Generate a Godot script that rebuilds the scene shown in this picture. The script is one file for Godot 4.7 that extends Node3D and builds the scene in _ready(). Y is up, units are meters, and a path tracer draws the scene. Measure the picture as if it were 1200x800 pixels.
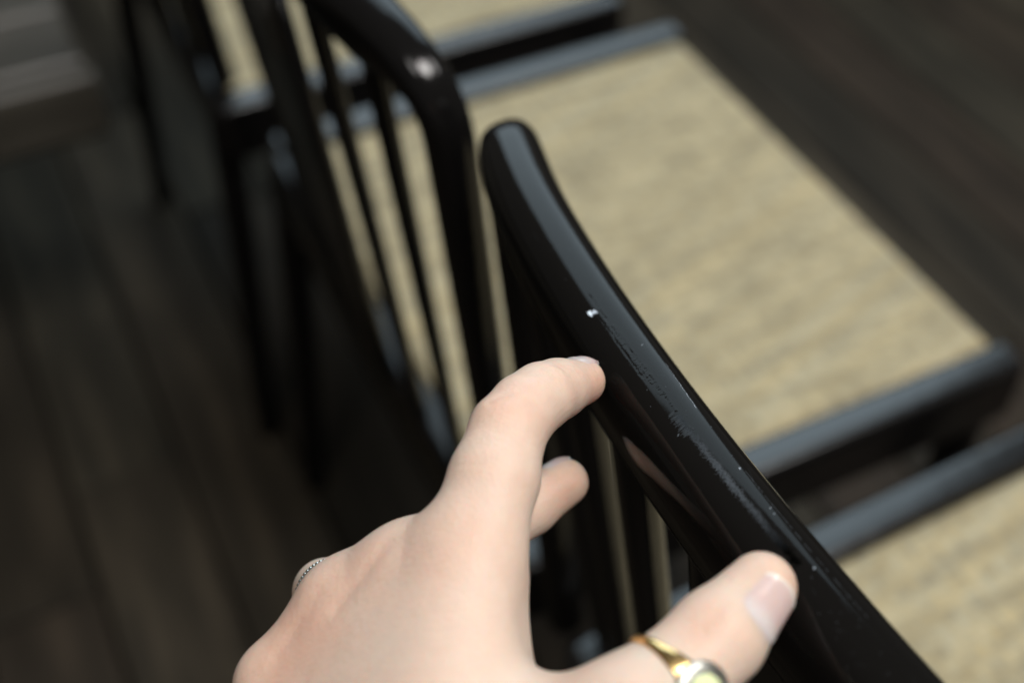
extends Node3D
# A hand on the lacquered back of a spindle chair, one of a row of chairs with woven seats on a dark plank floor.

var rng := RandomNumberGenerator.new()
var M := {}

func _ready():
	rng.seed = 77
	# ---- camera, surroundings, lamps, exposure
	var cam := Camera3D.new()
	cam.name = "camera"
	add_child(cam)
	cam.transform = Transform3D(Basis(Vector3(0.89892, -0.00386, 0.43809), Vector3(0.31959, 0.68976, -0.64969), Vector3(-0.29967, 0.72403, 0.62127)), Vector3(0, 1.104, 0))
	cam.keep_aspect = Camera3D.KEEP_HEIGHT
	cam.near = 0.02
	cam.far = 30.0
	var lens := CameraAttributesPhysical.new()
	lens.frustum_focal_length = 45.0
	lens.exposure_aperture = 4.9
	lens.frustum_focus_distance = 0.352
	lens.frustum_near = 0.02
	lens.frustum_far = 30.0
	cam.attributes = lens
	cam.fov = 29.86
	cam.make_current()
	var env := Environment.new()
	env.background_mode = Environment.BG_COLOR
	env.background_color = srgb(0.095, 0.09, 0.082)
	env.tonemap_mode = Environment.TONE_MAPPER_LINEAR
	env.tonemap_exposure = 1.0
	env.sdfgi_enabled = true
	env.ssao_enabled = true
	env.ssil_enabled = true
	var we := WorldEnvironment.new()
	we.name = "surroundings"
	we.environment = env
	add_child(we)
	# a tall bright window ahead to the right and lamps in the ceiling behind, plus one added fill lamp, all out of the picture
	var window := AreaLight3D.new()
	window.name = "window_light"
	window.area_size = Vector2(2.0, 1.9)
	window.light_energy = 3.4
	window.light_color = Color(0.86, 0.95, 1.0)
	window.shadow_enabled = true
	add_child(window)
	window.look_at_from_position(Vector3(1.12, 2.2, -1.95), Vector3(0.15, 1.75, -0.2))
	for a in [[Vector3(0.35, 2.7, 0.5), 3.5], [Vector3(1.3, 2.7, 0.25), 1.5], [Vector3(-0.7, 2.7, 0.45), 0.95]]:  # the last is a fill light added to brighten the hand
		var l := OmniLight3D.new()
		l.name = "ceiling_and_fill_lamp"
		l.position = a[0]
		l.light_energy = a[1]
		l.light_color = Color(1.0, 0.985, 0.97)
		l.light_size = 0.32
		l.omni_range = 8.0
		l.omni_attenuation = 2.0
		l.shadow_enabled = true
		add_child(l, true)

	materials()
	build_floor()
	build_platform()
	build_chairs()
	build_hand()

# ---------------------------------------------------------------- helpers
func srgb(r: float, g: float, b: float) -> Color:
	return Color(r, g, b).linear_to_srgb()

func obj(called: String, m: Mesh, mat: Material, parent: Node) -> MeshInstance3D:
	var o := MeshInstance3D.new()
	o.name = called
	o.mesh = m
	o.material_override = mat
	parent.add_child(o, true)
	return o

func tag(o: Node, label: String, category: String, group := "") -> void:
	o.set_meta("label", label)
	o.set_meta("category", category)
	if group != "":
		o.set_meta("group", group)

func make(pos: PackedVector3Array, nrm: PackedVector3Array, uv: PackedVector2Array, idx: PackedInt32Array, col := PackedColorArray()) -> ArrayMesh:
	var a := []
	a.resize(Mesh.ARRAY_MAX)
	a[Mesh.ARRAY_VERTEX] = pos
	a[Mesh.ARRAY_NORMAL] = nrm
	if uv.size():
		a[Mesh.ARRAY_TEX_UV] = uv
	if col.size():
		a[Mesh.ARRAY_COLOR] = col
	a[Mesh.ARRAY_INDEX] = idx
	var m := ArrayMesh.new()
	m.add_surface_from_arrays(Mesh.PRIMITIVE_TRIANGLES, a)
	return m

func sp(v: float, e: float) -> float:
	return signf(v) * pow(absf(v), e)

# Sweep of a superellipse along a path. refs: direction of the first half-axis at each point; rad: its two half-axes; n: squareness.
func sweep(path: Array, refs: Array, rad: Array, n := 2.0, seg := 24, round_caps := true) -> ArrayMesh:
	var pos := PackedVector3Array()
	var nrm := PackedVector3Array()
	var uv := PackedVector2Array()
	var idx := PackedInt32Array()
	var rings := []
	var cnt := path.size()
	var run := 0.0
	var lens := [0.0]
	for i in range(1, cnt):
		run += (path[i] - path[i - 1]).length()
		lens.append(run)
	for i in cnt:
		var t: Vector3 = (path[mini(i + 1, cnt - 1)] - path[maxi(i - 1, 0)]).normalized()
		var a: Vector3 = refs[i]
		a = (a - t * a.dot(t)).normalized()
		var b: Vector3 = t.cross(a)
		if i == 0 and round_caps:
			for k in [0, 1, 2, 3]:
				var s: float = sin(PI * 0.5 * (k / 4.0))
				var c: float = cos(PI * 0.5 * (k / 4.0))
				rings.append([path[i] - t * minf(rad[i].x, rad[i].y) * 0.6 * c, a, b, rad[i] * maxf(s, 0.02), 0.0, -t, c])
		rings.append([path[i], a, b, rad[i], lens[i], Vector3.ZERO, 0.0])
		if i == cnt - 1 and round_caps:
			for k in [3, 2, 1, 0]:
				var s: float = sin(PI * 0.5 * (k / 4.0))
				var c: float = cos(PI * 0.5 * (k / 4.0))
				rings.append([path[i] + t * minf(rad[i].x, rad[i].y) * 0.6 * c, a, b, rad[i] * maxf(s, 0.02), run, t, c])
	var angles := even_angles(n, seg, rad[cnt / 2].y / rad[cnt / 2].x)
	for r in rings:
		for k in seg + 1:
			var th: float = angles[k]
			var cc := cos(th)
			var ss := sin(th)
			var p: Vector3 = r[0] + r[1] * r[3].x * sp(cc, 2.0 / n) + r[2] * r[3].y * sp(ss, 2.0 / n)
			var q: Vector3 = r[1] * sp(cc, 2.0 - 2.0 / n) / r[3].x + r[2] * sp(ss, 2.0 - 2.0 / n) / r[3].y
			q = q.normalized()
			if r[6] > 0.0:
				q = (q * sqrt(1.0 - r[6] * r[6]) + r[5] * r[6]).normalized()
			pos.append(p)
			nrm.append(q)
			uv.append(Vector2(r[4], float(k) / seg))
	var w := seg + 1
	for i in rings.size() - 1:
		for k in seg:
			var o := i * w + k
			idx.append_array([o, o + w, o + 1, o + 1, o + w, o + w + 1])
	# keep the front faces clockwise seen from outside
	var p0 := pos[idx[0 + 6 * seg * (rings.size() / 2)]]
	var i0 := 6 * seg * (rings.size() / 2)
	var fa := pos[idx[i0]]
	var fb := pos[idx[i0 + 1]]
	var fc := pos[idx[i0 + 2]]
	if (fb - fa).cross(fc - fa).dot(nrm[idx[i0]]) > 0.0:
		for i in range(0, idx.size(), 3):
			var s := idx[i + 1]
			idx[i + 1] = idx[i + 2]
			idx[i + 2] = s
	return make(pos, nrm, uv, idx)

# Angles that divide the outline of a superellipse into pieces of the same length.
func even_angles(n: float, seg: int, aspect: float) -> PackedFloat32Array:
	var run := PackedFloat32Array([0.0])
	var last := Vector2(1, 0)
	var fine := 720
	for i in range(1, fine + 1):
		var th := TAU * i / fine
		var p := Vector2(sp(cos(th), 2.0 / n), aspect * sp(sin(th), 2.0 / n))
		run.append(run[i - 1] + (p - last).length())
		last = p
	var out := PackedFloat32Array()
	var j := 0
	for k in seg + 1:
		var want := run[fine] * k / seg
		while j < fine - 1 and run[j + 1] < want:
			j += 1
		out.append(TAU * (j + clampf((want - run[j]) / maxf(run[j + 1] - run[j], 1e-9), 0, 1)) / fine)
	return out

func bar(a: Vector3, b: Vector3, ref: Vector3, ra: float, rb: float, n := 2.0, seg := 20, taper := 1.0) -> ArrayMesh:
	var path := []
	var refs := []
	var rad := []
	for i in 5:
		var t := i / 4.0
		path.append(a.lerp(b, t))
		refs.append(ref)
		rad.append(Vector2(ra, rb) * lerpf(1.0, taper, t))
	return sweep(path, refs, rad, n, seg)

# A box with chamfered long edges; top face has uv in metres.
func slab(c: Vector3, s: Vector3, ch: float) -> ArrayMesh:
	var st := SurfaceTool.new()
	st.begin(Mesh.PRIMITIVE_TRIANGLES)
	var h := s * 0.5
	var lo := [Vector3(-h.x, -h.y, -h.z), Vector3(h.x, -h.y, -h.z), Vector3(h.x, -h.y, h.z), Vector3(-h.x, -h.y, h.z)]
	var mid := [Vector3(-h.x, h.y - ch, -h.z), Vector3(h.x, h.y - ch, -h.z), Vector3(h.x, h.y - ch, h.z), Vector3(-h.x, h.y - ch, h.z)]
	var k := ch
	var top := [Vector3(-h.x + k, h.y, -h.z + k), Vector3(h.x - k, h.y, -h.z + k), Vector3(h.x - k, h.y, h.z - k), Vector3(-h.x + k, h.y, h.z - k)]
	var quads := [[top[0], top[1], top[2], top[3]]]
	for i in 4:
		var j := (i + 1) % 4
		quads.append([mid[i], mid[j], top[j], top[i]])
		quads.append([lo[i], lo[j], mid[j], mid[i]])
	for q in quads:
		var nn: Vector3 = (q[1] - q[0]).cross(q[2] - q[0]).normalized()
		var ctr: Vector3 = (q[0] + q[2]) * 0.5
		var order := [0, 1, 2, 0, 2, 3]
		if nn.dot(ctr) > 0.0:
			order = [0, 2, 1, 0, 3, 2]
		else:
			nn = -nn
		for i in order:
			st.set_normal(nn)
			st.set_uv(Vector2(q[i].x, q[i].z))
			st.add_vertex(q[i] + c)
	st.index()
	return st.commit()

func noise_tex(freq: float, size: int, ramp: Array, kind := FastNoiseLite.TYPE_SIMPLEX_SMOOTH, octaves := 4, sd := 1) -> NoiseTexture2D:
	var n := FastNoiseLite.new()
	n.noise_type = kind
	n.frequency = freq
	n.fractal_octaves = octaves
	n.seed = sd
	var t := NoiseTexture2D.new()
	t.width = size
	t.height = size
	t.seamless = true
	t.noise = n
	if ramp.size():
		var g := Gradient.new()
		g.offsets = PackedFloat32Array(ramp.map(func(x): return x[0]))
		g.colors = PackedColorArray(ramp.map(func(x): return x[1]))
		t.color_ramp = g
	return t

# ---------------------------------------------------------------- materials
func materials() -> void:
	var lac := StandardMaterial3D.new()
	lac.albedo_color = srgb(0.0055, 0.0052, 0.0052)
	lac.roughness = 0.13
	lac.metallic_specular = 0.5
	lac.heightmap_enabled = true
	lac.heightmap_texture = noise_tex(0.02, 256, [])
	lac.heightmap_scale = 0.012
	lac.uv1_triplanar = true
	lac.uv1_scale = Vector3(9, 9, 9)
	lac.metallic_specular = 0.36
	M.lacquer = lac
	var frame := lac.duplicate()
	frame.metallic_specular = 0.58
	frame.roughness = 0.2
	M.frame = frame
	var rail := lac.duplicate()
	rail.uv1_triplanar = false
	rail.uv1_scale = Vector3(1.0 / SPAN, 1, 1)
	# the middle of the rail is the middle of the texture
	var pts := hoop_path({"wide": 0.297, "low": 0.268, "top": 0.82, "bend": -0.044, "spindles": 10, "thick": 0.0076})
	var total := 0.0
	var middle := 0.0
	for i in range(1, pts.size()):
		total += (pts[i] - pts[i - 1]).length()
		if pts[i].z <= 0.0:
			middle = total
	rail.uv1_offset = Vector3(0.5 - middle / SPAN, 0, 0)
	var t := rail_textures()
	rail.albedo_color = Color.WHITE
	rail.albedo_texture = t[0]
	rail.roughness = 1.0
	rail.metallic_specular = 0.26
	rail.roughness_texture = t[1]
	rail.heightmap_texture = t[2]
	rail.heightmap_scale = 0.03
	M.rail = rail
	var seat := StandardMaterial3D.new()
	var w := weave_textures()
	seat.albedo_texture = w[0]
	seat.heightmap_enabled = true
	seat.heightmap_texture = w[1]
	seat.heightmap_scale = 0.12
	seat.roughness = 0.75
	seat.uv1_scale = Vector3(1.0 / 0.34, 1.0 / 0.34, 1)
	M.seat = seat
	M.planks = []
	for i in 5:
		var p := StandardMaterial3D.new()
		var k: float = [0.8, 1.0, 1.2, 0.92, 1.4][i]
		var warm: float = [1.0, 1.06, 0.96, 1.12, 1.0][i]
		p.albedo_color = Color.WHITE
		p.albedo_texture = noise_tex(0.011, 256, [
			[0.0, srgb(0.021 * k * warm, 0.0168 * k, 0.0115 * k)], [0.45, srgb(0.030 * k * warm, 0.0248 * k, 0.0172 * k)],
			[0.62, srgb(0.037 * k * warm, 0.030 * k, 0.0207 * k)], [1.0, srgb(0.060 * k * warm, 0.048 * k, 0.033 * k)]], FastNoiseLite.TYPE_SIMPLEX_SMOOTH, 5, 20 + i)
		p.uv1_triplanar = true
		p.uv1_scale = Vector3(7.0, 7.0, 0.9)
		p.roughness = 0.66
		p.metallic_specular = 0.32
		p.heightmap_enabled = true
		p.heightmap_texture = p.albedo_texture
		p.heightmap_scale = 0.08
		M.planks.append(p)
	var grey := StandardMaterial3D.new()
	grey.albedo_texture = noise_tex(0.012, 256, [[0.0, srgb(0.03, 0.0265, 0.021)], [0.5, srgb(0.055, 0.05, 0.04)], [1.0, srgb(0.09, 0.08, 0.066)]], FastNoiseLite.TYPE_SIMPLEX_SMOOTH, 4, 5)
	grey.uv1_triplanar = true
	grey.uv1_scale = Vector3(1.0, 6.0, 6.0)
	grey.roughness = 0.4
	M.grey = grey
	var under := StandardMaterial3D.new()
	under.albedo_color = srgb(0.008, 0.007, 0.006)
	under.roughness = 0.9
	M.under = under
	var skin := StandardMaterial3D.new()
	skin.vertex_color_use_as_albedo = true
	skin.roughness = 0.5
	skin.metallic_specular = 0.42
	skin.subsurf_scatter_enabled = true
	skin.subsurf_scatter_strength = 0.35
	skin.heightmap_enabled = true
	skin.heightmap_texture = noise_tex(0.045, 512, [], FastNoiseLite.TYPE_CELLULAR, 2, 8)
	skin.heightmap_scale = 0.018
	skin.uv1_triplanar = true
	skin.uv1_scale = Vector3(28, 28, 28)
	M.skin = skin
	var nail := StandardMaterial3D.new()
	nail.vertex_color_use_as_albedo = true
	nail.roughness = 0.18
	nail.subsurf_scatter_enabled = true
	nail.subsurf_scatter_strength = 0.2
	M.nail = nail
	var gold := StandardMaterial3D.new()
	gold.albedo_color = Color(0.91, 0.77, 0.53)
	gold.metallic = 1.0
	gold.roughness = 0.22
	M.gold = gold
	var silver := StandardMaterial3D.new()
	silver.albedo_color = Color(0.95, 0.95, 0.93)
	silver.metallic = 1.0
	silver.roughness = 0.2
	M.silver = silver
	var setting := silver.duplicate()
	setting.roughness = 0.35
	setting.albedo_color = Color(0.76, 0.76, 0.73)
	M.setting = setting
	var stone := StandardMaterial3D.new()
	stone.albedo_color = Color(0.93, 0.91, 0.70)
	stone.roughness = 0.08
	stone.clearcoat_enabled = true
	stone.subsurf_scatter_enabled = true
	stone.subsurf_scatter_strength = 0.3
	M.stone = stone
	var chip := StandardMaterial3D.new()
	chip.albedo_color = srgb(0.72, 0.70, 0.66)
	chip.roughness = 0.7
	M.chip = chip

# Wear and painted glints of the hand-touched rail: length along u, round the section along v. Colour, roughness, relief.
# s: metres from the rail's middle; v: share of the way round the section, 0.25 at the crown, more towards the back.
const SPAN := 0.45
const TW := 2048
const TH := 512
var wear_glint_al: Image
var wear_ro: Image
var wear_he: Image

func dab(s: float, v: float, c: float, rough: float, relief: float, blend := 1.0) -> void:
	var x := posmod(int((0.5 + (s - 0.014) / SPAN) * TW), TW)
	var y := posmod(int(v * TH), TH)
	if c >= 0.0:
		wear_glint_al.set_pixel(x, y, wear_glint_al.get_pixel(x, y).lerp(srgb(c * 0.88, c, c * 1.15), blend))  # bluish cast painted in for window light on the scuffs
	if rough >= 0.0:
		wear_ro.set_pixel(x, y, wear_ro.get_pixel(x, y).lerp(Color(rough, rough, rough), blend))
	if relief != 0.0:
		var h := clampf(wear_he.get_pixel(x, y).r + relief, 0, 1)
		wear_he.set_pixel(x, y, Color(h, h, h))

func stroke(s0: float, v0: float, s1: float, v1: float, c: float, rough: float, relief: float, blend := 1.0, half := 0) -> void:
	var n := int(maxf(absf(s1 - s0) / SPAN * TW, absf(v1 - v0) * TH)) + 1
	for i in n + 1:
		var t := i / float(n)
		for k in range(-half, half + 1):
			dab(lerpf(s0, s1, t), lerpf(v0, v1, t) + k / float(TH), c, rough, relief * (1.0 - absf(k) / (half + 1.0)), blend)

func rail_textures() -> Array:
	wear_glint_al = Image.create(TW, TH, false, Image.FORMAT_RGB8)
	wear_ro = Image.create(TW, TH, false, Image.FORMAT_L8)
	wear_he = Image.create(TW, TH, false, Image.FORMAT_L8)
	wear_glint_al.fill(srgb(0.0058, 0.0052, 0.0048))
	wear_ro.fill(Color(0.1, 0.1, 0.1))
	wear_he.fill(Color(0.5, 0.5, 0.5))
	var n := FastNoiseLite.new()
	n.frequency = 0.012
	n.seed = 4
	for y in TH:
		for x in range(0, TW):
			var g := 0.5 + 0.06 * n.get_noise_2d(x * 0.5, y * 1.3)
			wear_he.set_pixel(x, y, Color(g, g, g))
	var r := RandomNumberGenerator.new()
	r.seed = 19
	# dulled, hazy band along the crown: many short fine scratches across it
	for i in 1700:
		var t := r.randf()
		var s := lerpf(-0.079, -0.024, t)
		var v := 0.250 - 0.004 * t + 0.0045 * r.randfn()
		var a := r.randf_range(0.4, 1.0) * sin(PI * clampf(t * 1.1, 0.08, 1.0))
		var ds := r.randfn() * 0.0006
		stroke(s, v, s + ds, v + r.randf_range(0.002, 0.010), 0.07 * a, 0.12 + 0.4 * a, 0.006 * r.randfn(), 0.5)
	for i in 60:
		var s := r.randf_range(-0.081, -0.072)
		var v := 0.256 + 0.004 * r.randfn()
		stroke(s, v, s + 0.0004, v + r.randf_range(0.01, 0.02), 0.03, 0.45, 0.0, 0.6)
	# lacquer that has run and wrinkled: long wavy ridges beside the crown
	for k in 7:
		var s := r.randf_range(-0.14, -0.115)
		var v := 0.250 + k * 0.0033
		while s < -0.082 - 0.003 * k:
			var s1 := s + r.randf_range(0.001, 0.003)
			var v1 := v + 0.0012 * r.randfn() - 0.00035
			stroke(s, v, s1, v1, -1.0, -1.0, r.randf_range(0.04, 0.13) * (1.0 if k % 2 == 0 else -1.0), 1.0, 2)
			s = s1
			v = v1
	for k in 9:
		var s := -0.1005 + 0.004 * r.randfn()
		var v := 0.252 + 0.006 * r.randfn()
		stroke(s, v, s + 0.002 * r.randfn(), v + 0.010 * r.randfn(), -1.0, -1.0, r.randf_range(-0.08, 0.10), 1.0, 1)
	# pin-pricks and dust
	for i in 50:
		var s := r.randf_range(-0.2, 0.05)
		var v := 0.235 + 0.05 * r.randfn()
		stroke(s, v, s + 0.0002, v + 0.0005, r.randf_range(0.02, 0.10), 0.5, 0.1, 0.8)
	for i in 40:
		var s := r.randf_range(-0.18, 0.03)
		var v := 0.26 + 0.05 * r.randfn()
		stroke(s, v, s + 0.002 * r.randfn(), v + 0.012 * r.randfn(), 0.02, 0.4, 0.0, 0.5)
	# reflected streak painted on the far side, a rubbed edge, then single pale marks
	for i in 40:
		var t := i / 39.0
		stroke(lerpf(-0.099, -0.080, t), 0.185 + 0.009 * t, lerpf(-0.099, -0.080, t) + 0.0006, 0.185 + 0.009 * t, 0.10 + 0.5 * r.randf() * t, 0.5, 0.0, 0.8)
	for i in 90:
		var t := i / 89.0
		if r.randf() < 0.6:
			stroke(lerpf(-0.055, -0.005, t), 0.196 + 0.006 * t, lerpf(-0.055, -0.005, t) + 0.0008, 0.197 + 0.006 * t, 0.05, 0.5, 0.0, 0.6)
	for p in [[-0.1083, 0.212, 0.12], [-0.056, 0.204, 0.3], [-0.0415, 0.208, 0.12], [-0.0395, 0.211, 0.1], [-0.0215, 0.223, 0.22], [-0.0736, 0.281, 0.06]]:
		stroke(p[0], p[1], p[0] + 0.0004, p[1] + 0.003, p[2], 0.6, 0.0, 1.0, 1)
	# the white chip, ragged, running across from the crown to the back
	for i in 900:
		var t := r.randf()
		var broad := 0.0006 + 0.0007 * exp(-pow((t - 0.78) / 0.16, 2.0)) + 0.0003 * exp(-pow((t - 0.25) / 0.1, 2.0))
		if absf(t - 0.48) < 0.07 and r.randf() < 0.85:
			continue
		var s := -0.1273 - 0.0006 * t + broad * r.randf_range(-1, 1) + 0.0003 * sin(t * 17.0)
		dab(s, lerpf(0.268, 0.292, t), r.randf_range(0.55, 0.95) * (0.6 if t < 0.4 else 1.0), 0.8, -0.02)
	return [ImageTexture.create_from_image(wear_glint_al), ImageTexture.create_from_image(wear_ro), ImageTexture.create_from_image(wear_he)]

func weave_textures() -> Array:
	var S := 1024
	var al := PackedByteArray()
	var he := PackedByteArray()
	al.resize(S * S * 3)
	he.resize(S * S)
	var r := RandomNumberGenerator.new()
	r.seed = 5
	var cols := 64            # strands in each direction; a strand is 16 texels, about 5 mm
	var cw := S / cols
	var tone_a := []
	var tone_b := []
	for i in cols * 8:
		tone_a.append(r.randf_range(-1, 1))
		tone_b.append(r.randf_range(-1, 1))
	var n := FastNoiseLite.new()
	n.frequency = 0.012
	n.seed = 3
	var n2 := FastNoiseLite.new()
	n2.frequency = 0.09
	n2.seed = 9
	for y in S:
		var j := y / cw
		var fy := (y % cw + 0.5) / cw * 2.0 - 1.0
		for x in S:
			var i := x / cw
			var fx := (x % cw + 0.5) / cw * 2.0 - 1.0
			var over := ((i + 2 * (j / 2)) / 2 + j) % 2 == 0
			var tone: float
			var hh: float
			if over:       # a strand that runs along x
				tone = tone_a[(j * 8 + (i / 8)) % tone_a.size()]
				hh = sqrt(maxf(0.0, 1.0 - fy * fy)) * (0.75 + 0.25 * cos(fx * 1.2))
			else:
				tone = tone_b[(i * 8 + (j / 8)) % tone_b.size()]
				hh = sqrt(maxf(0.0, 1.0 - fx * fx)) * (0.75 + 0.25 * cos(fy * 1.2))
			var big := n.get_noise_2d(x * 0.28, y * 1.6)
			var fib := n2.get_noise_2d(x * (0.4 if over else 2.5), y * (2.5 if over else 0.4))
			var k: float = 0.80 + 0.15 * tone + 0.29 * big + 0.10 * fib
			var warm: float = 0.05 * tone_a[(j * 3 + i) % tone_a.size()]
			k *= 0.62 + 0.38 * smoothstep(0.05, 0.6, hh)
			var o := (y * S + x) * 3
			var c := Color(0.505 * k * (1.0 + warm), 0.43 * k, 0.265 * k * (1.0 - 2.0 * warm)).linear_to_srgb()
			al[o] = int(clampf(c.r, 0, 1) * 255)
			al[o + 1] = int(clampf(c.g, 0, 1) * 255)
			al[o + 2] = int(clampf(c.b, 0, 1) * 255)
			he[y * S + x] = int(clampf(hh, 0, 1) * 255)
	var ia := Image.create_from_data(S, S, false, Image.FORMAT_RGB8, al)
	var ih := Image.create_from_data(S, S, false, Image.FORMAT_L8, he)
	return [ImageTexture.create_from_image(ia), ImageTexture.create_from_image(ih)]

# ---------------------------------------------------------------- the setting
func build_floor() -> void:
	var f := obj("floor", slab(Vector3(0.5, -0.03, -0.8), Vector3(7.0, 0.02, 7.0), 0.002), M.under, self)
	f.set_meta("kind", "structure")
	var r := RandomNumberGenerator.new()
	r.seed = 31
	var x := -1.6
	var k := 0
	while x < 2.9:
		var w := 0.118
		var z := -3.9 - r.randf() * 0.9
		while z < 1.4:
			var run := r.randf_range(1.1, 1.9)
			var m := slab(Vector3.ZERO, Vector3(w - 0.004, 0.019, run - 0.003), 0.0025)
			var o := obj("floor_plank", m, M.planks[r.randi() % 5], f)
			o.position = Vector3(x + w * 0.5, -0.0095 + r.randf_range(-0.0006, 0.0006), z + run * 0.5)
			z += run
		x += w
		k += 1

func build_platform() -> void:
	var o := Node3D.new()
	o.name = "low_bench"
	add_child(o)
	o.position = Vector3(-0.45, 0, -1.3)
	tag(o, "low grey wooden bench with a dark frame, blurred in the upper left corner", "bench")
	for i in 5:
		var w := 0.096
		var p := obj("board", slab(Vector3(0, 0.43, 0.24 - w * (i + 0.5)), Vector3(1.06, 0.02, w - 0.004), 0.003), M.grey, o)
	obj("front_rail", bar(Vector3(-0.53, 0.405, 0.255), Vector3(0.53, 0.405, 0.255), Vector3.UP, 0.035, 0.012, 5.0), M.grey, o)
	obj("back_rail", bar(Vector3(-0.53, 0.405, -0.255), Vector3(0.53, 0.405, -0.255), Vector3.UP, 0.035, 0.012, 5.0), M.lacquer, o)
	for sx in [-1, 1]:
		for sz in [-1, 1]:
			obj("leg", bar(Vector3(0.3 * sx, 0.001, 0.15 * sz), Vector3(0.3 * sx, 0.418, 0.15 * sz), Vector3.RIGHT, 0.018, 0.018, 4.0), M.lacquer, o)

# ---------------------------------------------------------------- chairs
# Chair axes: x forward, z along the row, the origin on the floor under the seat; 0.40 is the seat's middle in the row's own x.
const OX := 0.40
const XT := 0.1431       # the top rail's middle, before the bend
const CURVE := 0.676
const XB := 0.205

# The bent back: half width at the top and at the seat, height of the top rail's middle, where its bend is deepest.
func rail_mid(z: float, b: Dictionary) -> Vector3:
	return Vector3(XT + CURVE * pow(z - b.bend, 2.0) + 0.8 * pow(maxf(absf(z) - 0.2, 0.0), 2.0) - OX, b.top - 0.35 * z * z, z)

func hoop_path(bk: Dictionary) -> Array:
	var r := 0.034
	var halves := []
	for sgn in [-1.0, 1.0]:
		# from the seat up, round the corner to the rail
		var side := []
		var zc: float = bk.wide - 0.0115
		var corner: Vector3 = rail_mid(sgn * zc, bk)
		var foot := Vector3(XB - OX + 0.012, 0.425, sgn * bk.low)
		var up := (corner - foot).normalized()
		for i in 11:
			side.append(foot.lerp(corner - up * r, i / 10.0))
		for i in range(1, 12):
			var t := i / 12.0
			var a: Vector3 = corner - up * r
			var b: Vector3 = rail_mid(sgn * (zc - r), bk)
			side.append(a.lerp(corner, t).lerp(corner.lerp(b, t), t))
		halves.append(side)
	var pts: Array = halves[0]
	var m := 60
	for i in m + 1:
		pts.append(rail_mid(lerpf(-(bk.wide - 0.0115 - r), bk.wide - 0.0115 - r, i / float(m)), bk))
	halves[1].reverse()
	pts.append_array(halves[1])
	return pts

func chair_parts(root: Node3D, bk: Dictionary) -> MeshInstance3D:
	var pts := hoop_path(bk)
	var refs := []
	var rad := []
	var rake := Vector3(cos(0.125), sin(0.125), 0)
	for p in pts:
		refs.append(rake)
		var t: float = smoothstep(bk.wide - 0.012, bk.wide - 0.06, absf(p.z)) * smoothstep(bk.top - 0.09, bk.top - 0.03, p.y)
		rad.append(Vector2(0.0112, 0.0108).lerp(Vector2(0.0131, 0.0195), t))
	var m := sweep(pts, refs, rad, 2.5, 48)
	var hoop := obj("back_hoop", m, M.lacquer, root)
	# spindles
	var ns: int = bk.spindles
	for i in ns:
		var u := (i - (ns - 1) * 0.5) / ((ns + 1) * 0.5)
		var zb: float = u * bk.low
		if absf(u) * bk.wide < 0.062:
			continue
		var a := Vector3(XB - OX + 0.62 * zb * zb - 0.012, 0.43, zb)
		var b: Vector3 = rail_mid(u * (bk.wide - 0.012), bk) + Vector3(0.002, -0.008, 0)
		obj("spindle", bar(a, b, Vector3.RIGHT, bk.thick, bk.thick, 2.0, 14), M.lacquer, root)
	# the broad splat in the middle of the back
	var spath := []
	var srefs := []
	var srad := []
	for i in 9:
		var z := lerpf(-0.054, 0.054, i / 8.0)
		var lo := Vector3(XB - OX + 0.62 * z * z - 0.012, 0.425, z)
		var hi: Vector3 = rail_mid(z, bk) + Vector3(0.002, -0.008, 0)
		var up := hi - lo
		spath.append((lo + hi) * 0.5)
		srefs.append(Vector3(up.y, -up.x, 0).normalized())
		srad.append(Vector2(0.0046, up.length() * 0.5))
	obj("splat", sweep(spath, srefs, srad, 9.0, 48), M.lacquer, root)
	# seat frame
	for s in [-1, 1]:
		var bm := bar(Vector3(XB - OX + 0.002, 0.416, 0.23 * s), Vector3(0.592 - OX, 0.416, 0.23 * s), Vector3.UP, 0.029, 0.0145, 7.0, 40)
		obj("side_rail", bm, M.frame, root)
	obj("rear_rail", bar(Vector3(XB - OX, 0.414, -0.216), Vector3(XB - OX, 0.414, 0.216), Vector3.UP, 0.026, 0.012, 4.5, 28), M.lacquer, root)
	obj("front_rail", bar(Vector3(0.572 - OX, 0.394, -0.216), Vector3(0.572 - OX, 0.394, 0.216), Vector3.UP, 0.024, 0.011, 4.5, 28), M.lacquer, root)
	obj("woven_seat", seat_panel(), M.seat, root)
	for s in [-1, 1]:
		obj("front_leg", bar(Vector3(0.578 - OX, 0.001, 0.226 * s), Vector3(0.574 - OX, 0.405, 0.226 * s), Vector3.RIGHT, 0.0115, 0.0115, 2.0, 20, 1.35), M.lacquer, root)
		obj("rear_leg", bar(Vector3(XB - 0.022 - OX, 0.001, 0.222 * s), Vector3(XB - OX, 0.41, 0.213 * s), Vector3.RIGHT, 0.0115, 0.0115, 2.0, 20, 1.25), M.lacquer, root)
	return hoop

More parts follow.
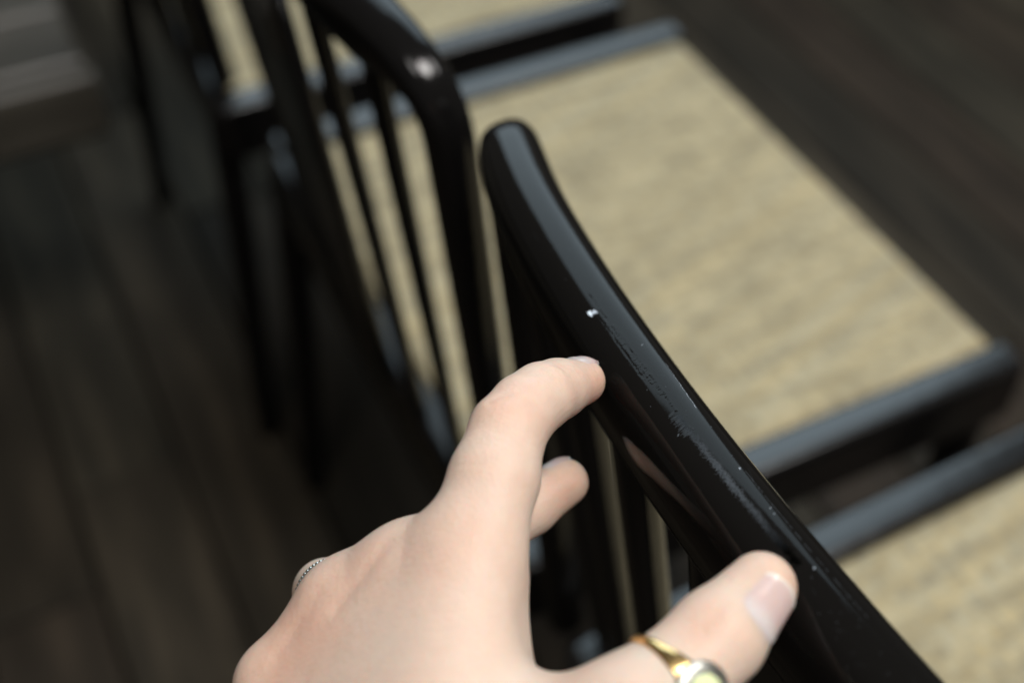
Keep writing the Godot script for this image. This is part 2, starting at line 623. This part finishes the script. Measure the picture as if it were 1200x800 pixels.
func seat_panel() -> ArrayMesh:
	# a flat pad of weave with rounded edges, slightly sunk in the middle
	var x0 := XB - OX + 0.010
	var x1 := 0.591 - OX
	var hz := 0.2165
	var nx := 40
	var nz := 44
	var pos := PackedVector3Array()
	var nrm := PackedVector3Array()
	var uv := PackedVector2Array()
	var idx := PackedInt32Array()
	for j in nz + 1:
		for i in nx + 1:
			var u := i / float(nx)
			var v := j / float(nz)
			# denser rows towards the rim
			var su := 0.5 - 0.5 * cos(PI * u)
			var sv := 0.5 - 0.5 * cos(PI * v)
			var x := lerpf(x0, x1, su)
			var z := lerpf(-hz, hz, sv)
			var e := minf(minf(x - x0, x1 - x), minf(z + hz, hz - z))
			var drop := 0.0
			if e < 0.009:
				drop = 0.009 - sqrt(maxf(0.0, 0.009 * 0.009 - (0.009 - e) * (0.009 - e)))
			var y := 0.4415 - drop - 0.004 * (1.0 - pow(absf(v * 2.0 - 1.0), 2.5)) * (1.0 - pow(absf(u * 2.0 - 1.0), 2.5))
			# round the corners in plan
			var cx := clampf(x, x0 + 0.012, x1 - 0.012)
			var cz := clampf(z, -hz + 0.012, hz - 0.012)
			var dv := Vector2(x - cx, z - cz)
			if dv.length() > 0.012:
				dv = dv.normalized() * 0.012
				x = cx + dv.x
				z = cz + dv.y
			pos.append(Vector3(x, y, z))
			uv.append(Vector2(x, z))
	for j in nz:
		for i in nx:
			var o := j * (nx + 1) + i
			var w := nx + 1
			idx.append_array([o, o + 1, o + w + 1, o, o + w + 1, o + w])
	# skirt down to the underside, then the underside itself
	var ring := []
	for i in nx + 1:
		ring.append(i)
	for j in range(1, nz + 1):
		ring.append(j * (nx + 1) + nx)
	for i in range(nx - 1, -1, -1):
		ring.append(nz * (nx + 1) + i)
	for j in range(nz - 1, 0, -1):
		ring.append(j * (nx + 1))
	var base := pos.size()
	for k in ring:
		pos.append(Vector3(pos[k].x, 0.418, pos[k].z))
		uv.append(Vector2(pos[k].x, pos[k].z))
	var rn := ring.size()
	for k in rn:
		var q := (k + 1) % rn
		idx.append_array([ring[k], base + k, ring[q], ring[q], base + k, base + q])
	var mid := pos.size()
	pos.append(Vector3((x0 + x1) * 0.5, 0.418, 0))
	uv.append(Vector2.ZERO)
	for k in rn:
		idx.append_array([base + k, mid, base + (k + 1) % rn])
	var st := SurfaceTool.new()
	st.begin(Mesh.PRIMITIVE_TRIANGLES)
	for k in pos.size():
		st.set_smooth_group(0)
		st.set_uv(uv[k])
		st.add_vertex(pos[k])
	for k in idx:
		st.add_index(k)
	st.generate_normals()
	return st.commit()

func build_chairs() -> void:
	var c := Node3D.new()
	c.name = "spindle_chair"
	add_child(c)
	chair_parts(c, {"wide": 0.229, "low": 0.192, "top": 0.808, "bend": 0.0, "spindles": 7, "thick": 0.0056})
	c.position = Vector3(OX - 0.008, 0, -0.631)
	tag(c, "black spindle chair whose whole tan seat shows, behind the touched chair", "chair", "black spindle chairs in a row")
	var d: Node3D = c.duplicate()
	d.name = "spindle_chair_001"
	add_child(d)
	d.position = Vector3(OX - 0.03, 0, -1.166)
	tag(d, "farthest black spindle chair, blurred at the top edge, its tan seat mostly behind the others", "chair", "black spindle chairs in a row")
	var q := Node3D.new()
	q.name = "spindle_chair_002"
	add_child(q)
	var hoop := chair_parts(q, {"wide": 0.297, "low": 0.268, "top": 0.82, "bend": -0.044, "spindles": 10, "thick": 0.0076})
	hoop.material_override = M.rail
	q.position = Vector3(OX, 0, -0.098)
	q.rotation.y = 0.03
	tag(q, "nearest black chair, the hand touching its scuffed glossy top rail with a white chip", "chair", "black spindle chairs in a row")

# ---------------------------------------------------------------- the hand
# Bones: [from, to, radius, radius]. The palm's are joined softly; each finger is a chain of its own.
var palm := []
var fingers := []
var balls := []          # finger's bounding spheres
var creases := []        # [middle, half length vector, depth, width]

func cone(p: Vector3, c: Array) -> float:
	var a: Vector3 = c[0]
	var ab: Vector3 = c[4]
	var t := clampf((p - a).dot(ab) * c[5], 0.0, 1.0)
	return (p - a - ab * t).length() - lerpf(c[2], c[3], t)

func smin(a: float, b: float, k: float) -> float:
	var h := maxf(k - absf(a - b), 0.0) / k
	return minf(a, b) - h * h * h * k / 6.0

func field(p: Vector3) -> float:
	var d := 1.0
	for c in palm:
		d = smin(d, cone(p, c), c[6])
	var best := d
	for i in fingers.size():
		var b: Array = balls[i]
		if (p - b[0]).length() - b[1] > best + 0.012:
			continue
		var e := 1.0
		for c in fingers[i]:
			e = smin(e, cone(p, c), c[6])
		best = minf(best, smin(d, e, 0.011))
	for c in creases:
		var o: Vector3 = p - c[0]
		if o.length_squared() > c[4]:
			continue
		var along := clampf(o.dot(c[1]) / c[1].length_squared(), -1.0, 1.0)
		var q: Vector3 = o - c[1] * along
		best += c[2] * exp(-q.length_squared() / (c[3] * c[3]))
	return best

func bone(a: Vector3, b: Vector3, ra: float, rb: float, k: float) -> Array:
	return [a, b, ra, rb, b - a, 1.0 / maxf((b - a).length_squared(), 1e-9), k]

func build_hand() -> void:
	var wrinkles := []
	var pending := []
	palm = [
		bone(Vector3(0.06963, 0.83563, -0.16860), Vector3(0.03544, 0.82714, -0.10911), 0.0122, 0.0134, 0.0120),
		bone(Vector3(0.05648, 0.82464, -0.17752), Vector3(0.02655, 0.82143, -0.11289), 0.0117, 0.0134, 0.0140),
		bone(Vector3(0.03932, 0.81301, -0.18300), Vector3(0.01801, 0.81154, -0.11932), 0.0113, 0.0129, 0.0140),
		bone(Vector3(0.01645, 0.80044, -0.17631), Vector3(0.00258, 0.79856, -0.12700), 0.0100, 0.0124, 0.0140),
		bone(Vector3(0.06316, 0.83016, -0.17303), Vector3(0.03103, 0.82429, -0.11099), 0.0107, 0.0132, 0.0140),
		bone(Vector3(0.04799, 0.81886, -0.18025), Vector3(0.02235, 0.81650, -0.11608), 0.0107, 0.0130, 0.0140),
		bone(Vector3(0.02785, 0.80671, -0.17965), Vector3(0.01042, 0.80507, -0.12313), 0.0100, 0.0124, 0.0140),
		bone(Vector3(0.03548, 0.82688, -0.09802), Vector3(0.08232, 0.83771, -0.11110), 0.0153, 0.0129, 0.0120),
		bone(Vector3(0.07212, 0.82808, -0.16168), Vector3(0.06321, 0.82220, -0.14069), 0.0086, 0.0091, 0.0080),
		bone(Vector3(0.08359, 0.83783, -0.11064), Vector3(0.06426, 0.82728, -0.12304), 0.0122, 0.0119, 0.0100),
		bone(Vector3(0.05602, 0.82830, -0.14049), Vector3(0.06373, 0.82751, -0.11126), 0.0110, 0.0115, 0.0140),
		bone(Vector3(0.03160, 0.79743, -0.15780), Vector3(0.05277, 0.80630, -0.13488), 0.0134, 0.0134, 0.0140),
		bone(Vector3(0.03093, 0.82107, -0.10882), Vector3(0.02150, 0.81153, -0.11762), 0.0191, 0.0191, 0.0140),
		bone(Vector3(0.02653, 0.81656, -0.10876), Vector3(-0.12883, 0.75989, 0.03306), 0.022, 0.036, 0.014),
	]
	fingers = [
		[bone(Vector3(0.06963, 0.83563, -0.16860), Vector3(0.08287, 0.84275, -0.18282), 0.0122, 0.0115, 0.0040), bone(Vector3(0.08287, 0.84275, -0.18282), Vector3(0.09169, 0.84586, -0.19295), 0.0115, 0.0099, 0.0040), bone(Vector3(0.09169, 0.84586, -0.19295), Vector3(0.09949, 0.84475, -0.19865), 0.0099, 0.0092, 0.0040), bone(Vector3(0.09949, 0.84475, -0.19865), Vector3(0.10658, 0.84241, -0.20250), 0.0092, 0.0088, 0.0040), bone(Vector3(0.10658, 0.84241, -0.20250), Vector3(0.11320, 0.83830, -0.20604), 0.0088, 0.0081, 0.0040), bone(Vector3(0.11320, 0.83830, -0.20604), Vector3(0.12343, 0.83226, -0.21021), 0.0081, 0.0067, 0.0040)],
		[bone(Vector3(0.05648, 0.82464, -0.17752), Vector3(0.07926, 0.79727, -0.19611), 0.0113, 0.0094, 0.0040), bone(Vector3(0.07926, 0.79727, -0.19611), Vector3(0.10326, 0.79332, -0.20300), 0.0094, 0.0082, 0.0040), bone(Vector3(0.10326, 0.79332, -0.20300), Vector3(0.11668, 0.79456, -0.20565), 0.0082, 0.0072, 0.0040)],
		[bone(Vector3(0.03932, 0.81301, -0.18300), Vector3(0.03991, 0.78272, -0.20891), 0.0107, 0.0092, 0.0040), bone(Vector3(0.03991, 0.78272, -0.20891), Vector3(0.05260, 0.77256, -0.21092), 0.0092, 0.0076, 0.0040), bone(Vector3(0.05260, 0.77256, -0.21092), Vector3(0.06225, 0.77660, -0.20329), 0.0076, 0.0065, 0.0040)],
		[bone(Vector3(0.01645, 0.80044, -0.17631), Vector3(0.02148, 0.77208, -0.19924), 0.0095, 0.0081, 0.0040), bone(Vector3(0.02148, 0.77208, -0.19924), Vector3(0.03016, 0.76178, -0.20150), 0.0081, 0.0067, 0.0040), bone(Vector3(0.03016, 0.76178, -0.20150), Vector3(0.03757, 0.76258, -0.19578), 0.0067, 0.0057, 0.0040)],
		[bone(Vector3(0.08232, 0.83771, -0.11110), Vector3(0.11060, 0.84081, -0.11953), 0.0120, 0.0110, 0.0040), bone(Vector3(0.11060, 0.84081, -0.11953), Vector3(0.12611, 0.84244, -0.12548), 0.0110, 0.0085, 0.0040)],
	]
	blush = [
		[Vector3(0.09220, 0.85561, -0.19638), 0.0100, 0.38],
		[Vector3(0.11205, 0.84729, -0.20324), 0.0060, 0.20],
		[Vector3(0.12479, 0.83403, -0.20777), 0.0090, 0.65],
		[Vector3(0.06175, 0.84960, -0.16871), 0.0120, 0.22],
		[Vector3(0.04815, 0.83572, -0.17907), 0.0110, 0.20],
		[Vector3(0.11478, 0.79838, -0.20333), 0.0120, 0.50],
		[Vector3(0.10465, 0.85358, -0.11884), 0.0080, 0.30],
		[Vector3(0.12655, 0.84584, -0.12231), 0.0100, 0.40],
		[Vector3(0.09963, 0.84351, -0.18638), 0.0100, 0.10],
		[Vector3(0.01688, 0.81315, -0.17554), 0.0200, 0.45],
		[Vector3(0.03367, 0.82205, -0.17782), 0.0140, 0.30],
	]
	wrinkles = [
		[Vector3(0.08886, 0.85396, -0.19606), Vector3(0.00195, -0.00193, 0.00318), 0.00035, 0.00090],
		[Vector3(0.09080, 0.85516, -0.19653), Vector3(0.00195, -0.00193, 0.00318), 0.00035, 0.00090],
		[Vector3(0.09274, 0.85637, -0.19700), Vector3(0.00195, -0.00193, 0.00318), 0.00035, 0.00090],
		[Vector3(0.09482, 0.85742, -0.19723), Vector3(0.00195, -0.00193, 0.00318), 0.00035, 0.00090],
		[Vector3(0.11278, 0.84888, -0.20474), Vector3(-0.00028, -0.00201, 0.00221), 0.00022, 0.00080],
		[Vector3(0.11375, 0.84871, -0.20408), Vector3(-0.00028, -0.00201, 0.00221), 0.00022, 0.00080],
		[Vector3(0.10375, 0.85240, -0.11789), Vector3(0.00094, -0.00330, 0.00430), 0.00032, 0.00110],
		[Vector3(0.10579, 0.85345, -0.11813), Vector3(0.00094, -0.00330, 0.00430), 0.00032, 0.00110],
		[Vector3(0.10787, 0.85423, -0.11804), Vector3(0.00094, -0.00330, 0.00430), 0.00032, 0.00110],
		[Vector3(0.04408, 0.83190, -0.17659), Vector3(-0.00757, -0.00577, 0.00307), 0.00045, 0.00240],
		[Vector3(0.05032, 0.83541, -0.17767), Vector3(-0.00477, -0.00330, 0.00154), 0.00030, 0.00200],
		[Vector3(0.02855, 0.81696, -0.17742), Vector3(-0.00653, -0.00536, 0.00310), 0.00035, 0.00240],
		[Vector3(0.11061, 0.79928, -0.20639), Vector3(-0.00069, -0.00206, 0.00207), 0.00030, 0.00100],
		[Vector3(0.07229, 0.83002, -0.13773), Vector3(0.00252, -0.00135, 0.00279), 0.00020, 0.00100],
	]
	for i in fingers.size():
		var lo := Vector3.ONE * 9
		var hi := -Vector3.ONE * 9
		for c in fingers[i]:
			for e in [[c[0], c[2]], [c[1], c[3]]]:
				lo = lo.min(e[0] - Vector3.ONE * e[1])
				hi = hi.max(e[0] + Vector3.ONE * e[1])
		balls.append([(lo + hi) * 0.5, (hi - lo).length() * 0.5])
	for w in wrinkles:
		var p: Vector3 = w[0]
		for it in 4:
			p -= grad(p) * field(p)
		pending.append([p, w[1], w[2], w[3]])
	creases = pending
	for c in creases:
		c.append(pow(c[1].length() + 3.0 * c[3], 2))
	var m := nets(0.0012)
	var o := obj("hand", m, M.skin, self)
	tag(o, "bare left hand with two rings, its index finger and thumb on the chair rail", "hand")
	nail("thumb_nail", o, Vector3(0.11997, 0.84180, -0.12313), Vector3(0.92915, 0.09776, -0.35655), Vector3(-0.39021, 0.44760, 0.80461), 0.0132, 0.0132, 0.0)
	nail("index_nail", o, Vector3(0.12425, 0.83178, -0.21054), Vector3(0.81274, -0.47960, -0.33082), Vector3(0.42184, 0.64913, -0.63300), 0.0100, 0.0105, 0.0004)
	nail("middle_nail", o, Vector3(0.11766, 0.79465, -0.20584), Vector3(0.97707, 0.08976, -0.19309), Vector3(0.24929, 0.48897, -0.83592), 0.0105, 0.0105, 0.0001)
	var ta: Vector3 = Vector3(0.95306, 0.10472, -0.28409)
	var gc: Vector3 = Vector3(0.09505, 0.83910, -0.11490)
	var gr := Node3D.new()
	gr.name = "gold_ring"
	add_child(gr)
	tag(gr, "gold ring with a round pale yellow stone, worn on the thumb", "ring")
	var gp := band_path(gc, ta, Vector3(-0.11499, 0.67181, 0.73175), 0.0002)
	obj("band", band_mesh(gp, ta, func(u): return 0.0013 + 0.0024 * pow(maxf(0.0, cos(u * TAU)), 3.0), func(u): return 0.0009 + 0.0003 * maxf(0.0, cos(u * TAU))), M.gold, gr)
	var face: Vector3 = gp[0][0] + gp[0][1] * (gp[0][2] + 0.0010)
	var fb := Basis(ta, gp[0][1], ta.cross(gp[0][1]))
	var bz := obj("bezel", dome(0.0068, 0.0014), M.setting, gr)
	bz.transform = Transform3D(fb, face)
	var sn := obj("stone", facets(0.0044, 0.0020), M.stone, gr)
	sn.transform = Transform3D(fb, face + gp[0][1] * 0.0009)
	var ra: Vector3 = Vector3(0.01467, -0.75990, -0.64988)
	var rc: Vector3 = Vector3(0.03957, 0.79999, -0.19414)
	var sr := Node3D.new()
	sr.name = "silver_ring"
	add_child(sr)
	tag(sr, "thin silver ring set with tiny clear stones, worn on the ring finger behind the knuckles", "ring")
	var rp := band_path(rc, ra, Vector3(-0.60869, 0.55999, -0.56205), 0.0002)
	obj("band", band_mesh(rp, ra, func(u): return 0.0013, func(u): return 0.0011), M.silver, sr)
	for k in range(0, 64):
		var be := obj("small_stone", dome(0.0007, 0.0008, 4, 8), M.silver, sr)
		be.transform = Transform3D(Basis(ra, rp[k][1], ra.cross(rp[k][1])), rp[k][0] + rp[k][1] * (rp[k][2] + 0.0006))

func nets(cell: float) -> ArrayMesh:
	var lo := Vector3.ONE * 9
	var hi := -Vector3.ONE * 9
	var all := palm.duplicate()
	for f in fingers:
		all.append_array(f)
	for c in all:
		for e in [[c[0], c[2]], [c[1], c[3]]]:
			lo = lo.min(e[0] - Vector3.ONE * (e[1] + 0.006))
			hi = hi.max(e[0] + Vector3.ONE * (e[1] + 0.006))
	var B := 4
	var big := cell * B
	var nb := Vector3i(((hi - lo) / big).ceil())
	var nx := nb.x * B + 1
	var ny := nb.y * B + 1
	var nz := nb.z * B + 1
	var val := PackedFloat32Array()
	val.resize(nx * ny * nz)
	val.fill(99.0)
	var blocks := []
	for k in nb.z:
		for j in nb.y:
			for i in nb.x:
				var ctr := lo + (Vector3(i, j, k) + Vector3.ONE * 0.5) * big
				if absf(field(ctr)) < big * 0.95:
					blocks.append(Vector3i(i, j, k))
					for c in B + 1:
						for b in B + 1:
							for a in B + 1:
								var q := ((k * B + c) * ny + j * B + b) * nx + i * B + a
								if val[q] > 98.0:
									val[q] = field(lo + Vector3(i * B + a, j * B + b, k * B + c) * cell)
	var ids := {}
	var pos := PackedVector3Array()
	var nrm := PackedVector3Array()
	var col := PackedColorArray()
	var idx := PackedInt32Array()
	var sy := nx
	var sz := nx * ny
	var corner := [0, 1, sy, sy + 1, sz, sz + 1, sz + sy, sz + sy + 1]
	var cpos := [Vector3(0, 0, 0), Vector3(1, 0, 0), Vector3(0, 1, 0), Vector3(1, 1, 0), Vector3(0, 0, 1), Vector3(1, 0, 1), Vector3(0, 1, 1), Vector3(1, 1, 1)]
	var edges := [[0, 1], [2, 3], [4, 5], [6, 7], [0, 2], [1, 3], [4, 6], [5, 7], [0, 4], [1, 5], [2, 6], [3, 7]]
	for bl in blocks:
		for c in B:
			for b in B:
				for a in B:
					var g := Vector3(bl.x * B + a, bl.y * B + b, bl.z * B + c)
					var q := (int(g.z) * ny + int(g.y)) * nx + int(g.x)
					var neg := 0
					for k in 8:
						if val[q + corner[k]] < 0.0:
							neg += 1
					if neg == 0 or neg == 8:
						continue
					var sum := Vector3.ZERO
					var cnt := 0
					for e in edges:
						var va := val[q + corner[e[0]]]
						var vb := val[q + corner[e[1]]]
						if (va < 0.0) != (vb < 0.0):
							sum += cpos[e[0]].lerp(cpos[e[1]], va / (va - vb))
							cnt += 1
					var p := lo + (g + sum / cnt) * cell
					var n := grad(p)
					p -= n * field(p)
					ids[q] = pos.size()
					pos.append(p)
					nrm.append(n)
					col.append(skin_tone(p, n))
	for q in ids:
		for ax in 3:
			var st: int = [1, sy, sz][ax]
			var u: int = [sy, sz, 1][ax]
			var v: int = [sz, 1, sy][ax]
			var va := val[q]
			var vb := val[q + st]
			if (va < 0.0) == (vb < 0.0):
				continue
			if not (ids.has(q - u) and ids.has(q - v) and ids.has(q - u - v)):
				continue
			var a: int = ids[q]
			var b: int = ids[q - u]
			var c: int = ids[q - u - v]
			var d: int = ids[q - v]
			if va < 0.0:
				idx.append_array([a, c, b, a, d, c])
			else:
				idx.append_array([a, b, c, a, c, d])
	return make(pos, nrm, PackedVector2Array(), idx, col)

func grad(p: Vector3) -> Vector3:
	var h := 0.0006
	var g := Vector3.ZERO
	for k in [Vector3(1, -1, -1), Vector3(-1, -1, 1), Vector3(-1, 1, -1), Vector3(1, 1, 1)]:
		g += k * field(p + k * h)
	return g.normalized()

var blush := []
var tone_noise: FastNoiseLite

# Pigment only: rosier over the joints and at the fingertips, faint mottling.
func skin_tone(p: Vector3, n: Vector3) -> Color:
	if tone_noise == null:
		tone_noise = FastNoiseLite.new()
		tone_noise.frequency = 60.0
		tone_noise.seed = 12
		tone_noise.fractal_octaves = 4
	var base := Vector3(0.665, 0.508, 0.412)
	var pink := 0.0
	for b in blush:
		pink += b[2] * exp(-(p - b[0]).length_squared() / (b[1] * b[1]))
	pink = clampf(pink + 0.14 * tone_noise.get_noise_3dv(p), -0.3, 1.0)
	var v := 1.0 + 0.05 * tone_noise.get_noise_3dv(p * 3.0 + Vector3.ONE)
	var c := base * Vector3(1.0 - 0.03 * pink, 1.0 - 0.34 * pink, 1.0 - 0.44 * pink) * v
	return Color(c.x, c.y, c.z)

# A nail plate laid on the fingertip: mid is near its middle, fwd to the free edge, out away from the finger.
func nail(called: String, parent: Node, mid: Vector3, fwd: Vector3, out: Vector3, width: float, length: float, free: float) -> void:
	out = (out - fwd * out.dot(fwd)).normalized()
	var side := fwd.cross(out).normalized()
	var nu := 18
	var nv := 22
	var pos := PackedVector3Array()
	var nrm := PackedVector3Array()
	var col := PackedColorArray()
	var idx := PackedInt32Array()
	for layer in 2:
		for j in nv + 1:
			for i in nu + 1:
				var u := i / float(nu) * 2.0 - 1.0
				var v := j / float(nv) * 2.0 - 1.0
				# outline: rounded at the root, gently curved at the free edge
				var wv := 1.0 if v > -0.3 else sqrt(maxf(0.05, 1.0 - pow((-0.3 - v) / 0.72, 2.0)))
				var lv := v * length * 0.5 + (0.10 * length * (1.0 - u * u) if v > 0.0 else 0.0) * v
				var base := mid + side * (u * wv * width * 0.5) + fwd * lv
				var p := base + out * 0.007
				for it in 5:
					p -= grad(p) * field(p)
				var n := grad(p)
				var beyond := smoothstep(0.55, 1.0, v)
				var rim := maxf(absf(u) , -v)
				var lift := 0.0005 * (1.0 - smoothstep(0.75, 1.0, rim)) + 0.0001 + free * beyond
				if layer == 1:
					lift = -0.0008 + free * beyond
				pos.append(p + n.lerp(out, 0.4).normalized() * lift)
				nrm.append((n if layer == 0 else -n))
				var moon := smoothstep(0.1, -0.75, v + 0.2 * u * u)
				var tip := smoothstep(0.84, 0.92, v - 0.05 * (1.0 - u * u))
				var c := Vector3(0.66, 0.455, 0.43).lerp(Vector3(0.69, 0.555, 0.535), moon).lerp(Vector3(0.80, 0.72, 0.64), tip)
				col.append(Color(c.x, c.y, c.z))
	var w := nu + 1
	var half := w * (nv + 1)
	for j in nv:
		for i in nu:
			var o := j * w + i
			var t := [o, o + 1, o + w + 1, o, o + w + 1, o + w]
			idx.append_array(t)
			idx.append_array([half + o, half + o + w + 1, half + o + 1, half + o, half + o + w, half + o + w + 1])
	var ring := []
	for i in nu:
		ring.append(i)
	for j in nv:
		ring.append(j * w + nu)
	for i in range(nu, 0, -1):
		ring.append(nv * w + i)
	for j in range(nv, 0, -1):
		ring.append(j * w)
	for k in ring.size():
		var a: int = ring[k]
		var b: int = ring[(k + 1) % ring.size()]
		idx.append_array([a, half + a, b, b, half + a, half + b])
	if (pos[half / 2 + 1] - pos[half / 2]).cross(pos[half / 2 + w] - pos[half / 2]).dot(nrm[half / 2]) > 0.0:
		for k in range(0, idx.size(), 3):
			var s := idx[k + 1]
			idx[k + 1] = idx[k + 2]
			idx[k + 2] = s
	obj(called, make(pos, nrm, PackedVector2Array(), idx, col), M.nail, parent)

# Ring band round an axis; radius follows the skin so that it sits on it.
func band_path(c: Vector3, axis: Vector3, start: Vector3, lift: float, seg := 64) -> Array:
	var a := (start - axis * start.dot(axis)).normalized()
	var b := axis.cross(a).normalized()
	var pts := []
	for k in seg:
		var th := TAU * k / seg
		var dir := a * cos(th) + b * sin(th)
		var r := 0.02
		for it in 12:
			r -= field(c + dir * r) * 0.9
		pts.append([c, dir, r + lift])
	# even out the radii
	for it in 6:
		var rr := []
		for k in seg:
			rr.append((pts[k][2] * 2.0 + pts[(k + 1) % seg][2] + pts[(k + seg - 1) % seg][2]) * 0.25)
		for k in seg:
			pts[k][2] = maxf(rr[k], pts[k][2])
	return pts

func band_mesh(pts: Array, axis: Vector3, halfwidth: Callable, thick: Callable) -> ArrayMesh:
	var pos := PackedVector3Array()
	var nrm := PackedVector3Array()
	var idx := PackedInt32Array()
	var n := pts.size()
	var seg := 12
	for k in n:
		var c: Vector3 = pts[k][0]
		var dir: Vector3 = pts[k][1]
		var hw: float = halfwidth.call(float(k) / n)
		var tk: float = thick.call(float(k) / n)
		for s in seg:
			var th := TAU * s / seg
			pos.append(c + dir * (pts[k][2] + tk * sp(sin(th), 0.7)) + axis * hw * sp(cos(th), 0.7))
			nrm.append((dir * sin(th) / tk + axis * cos(th) / hw).normalized())
	for k in n:
		var k2 := (k + 1) % n
		for s in seg:
			var s2 := (s + 1) % seg
			idx.append_array([k * seg + s, k2 * seg + s, k * seg + s2, k * seg + s2, k2 * seg + s, k2 * seg + s2])
	var fa := pos[idx[0]]
	if (pos[idx[1]] - fa).cross(pos[idx[2]] - fa).dot(nrm[idx[0]]) > 0.0:
		for k in range(0, idx.size(), 3):
			var t := idx[k + 1]
			idx[k + 1] = idx[k + 2]
			idx[k + 2] = t
	return make(pos, nrm, PackedVector2Array(), idx)

func dome(r: float, h: float, rings := 8, seg := 24) -> ArrayMesh:
	# a low dome, y up, with a short rim under it
	var path := []
	var refs := []
	var rad := []
	path.append(Vector3(0, -h * 0.5, 0))
	rad.append(Vector2(r, r))
	for i in rings:
		var t := PI * 0.5 * i / (rings - 1.0)
		path.append(Vector3(0, h * sin(t) + 0.00001 * i, 0))
		rad.append(Vector2(r, r) * maxf(cos(t), 0.03))
	for p in path:
		refs.append(Vector3.RIGHT)
	var m := sweep(path, refs, rad, 2.0, seg, false)
	var st := SurfaceTool.new()
	st.create_from(m, 0)
	st.generate_normals()
	return st.commit()

# A cut stone, y up: flat table, sloping crown facets, girdle.
func facets(r: float, h: float) -> ArrayMesh:
	var st := SurfaceTool.new()
	st.begin(Mesh.PRIMITIVE_TRIANGLES)
	st.set_smooth_group(-1)
	var n := 8
	var rows := []
	for lv in [[1.0, -0.4, 0.0], [1.0, 0.25, 0.0], [0.84, 0.7, 0.5], [0.55, 1.0, 0.0]]:
		var row := []
		for k in n:
			var th: float = TAU * (k + lv[2]) / n
			row.append(Vector3(r * lv[0] * cos(th), h * lv[1], r * lv[0] * sin(th)))
		rows.append(row)
	for i in 3:
		for k in n:
			var k2 := (k + 1) % n
			for v in [rows[i][k], rows[i][k2], rows[i + 1][k], rows[i][k2], rows[i + 1][k2], rows[i + 1][k]]:
				st.add_vertex(v)
	for k in n:
		for v in [rows[3][k], rows[3][(k + 1) % n], Vector3(0, h, 0)]:
			st.add_vertex(v)
	st.generate_normals()
	return st.commit()
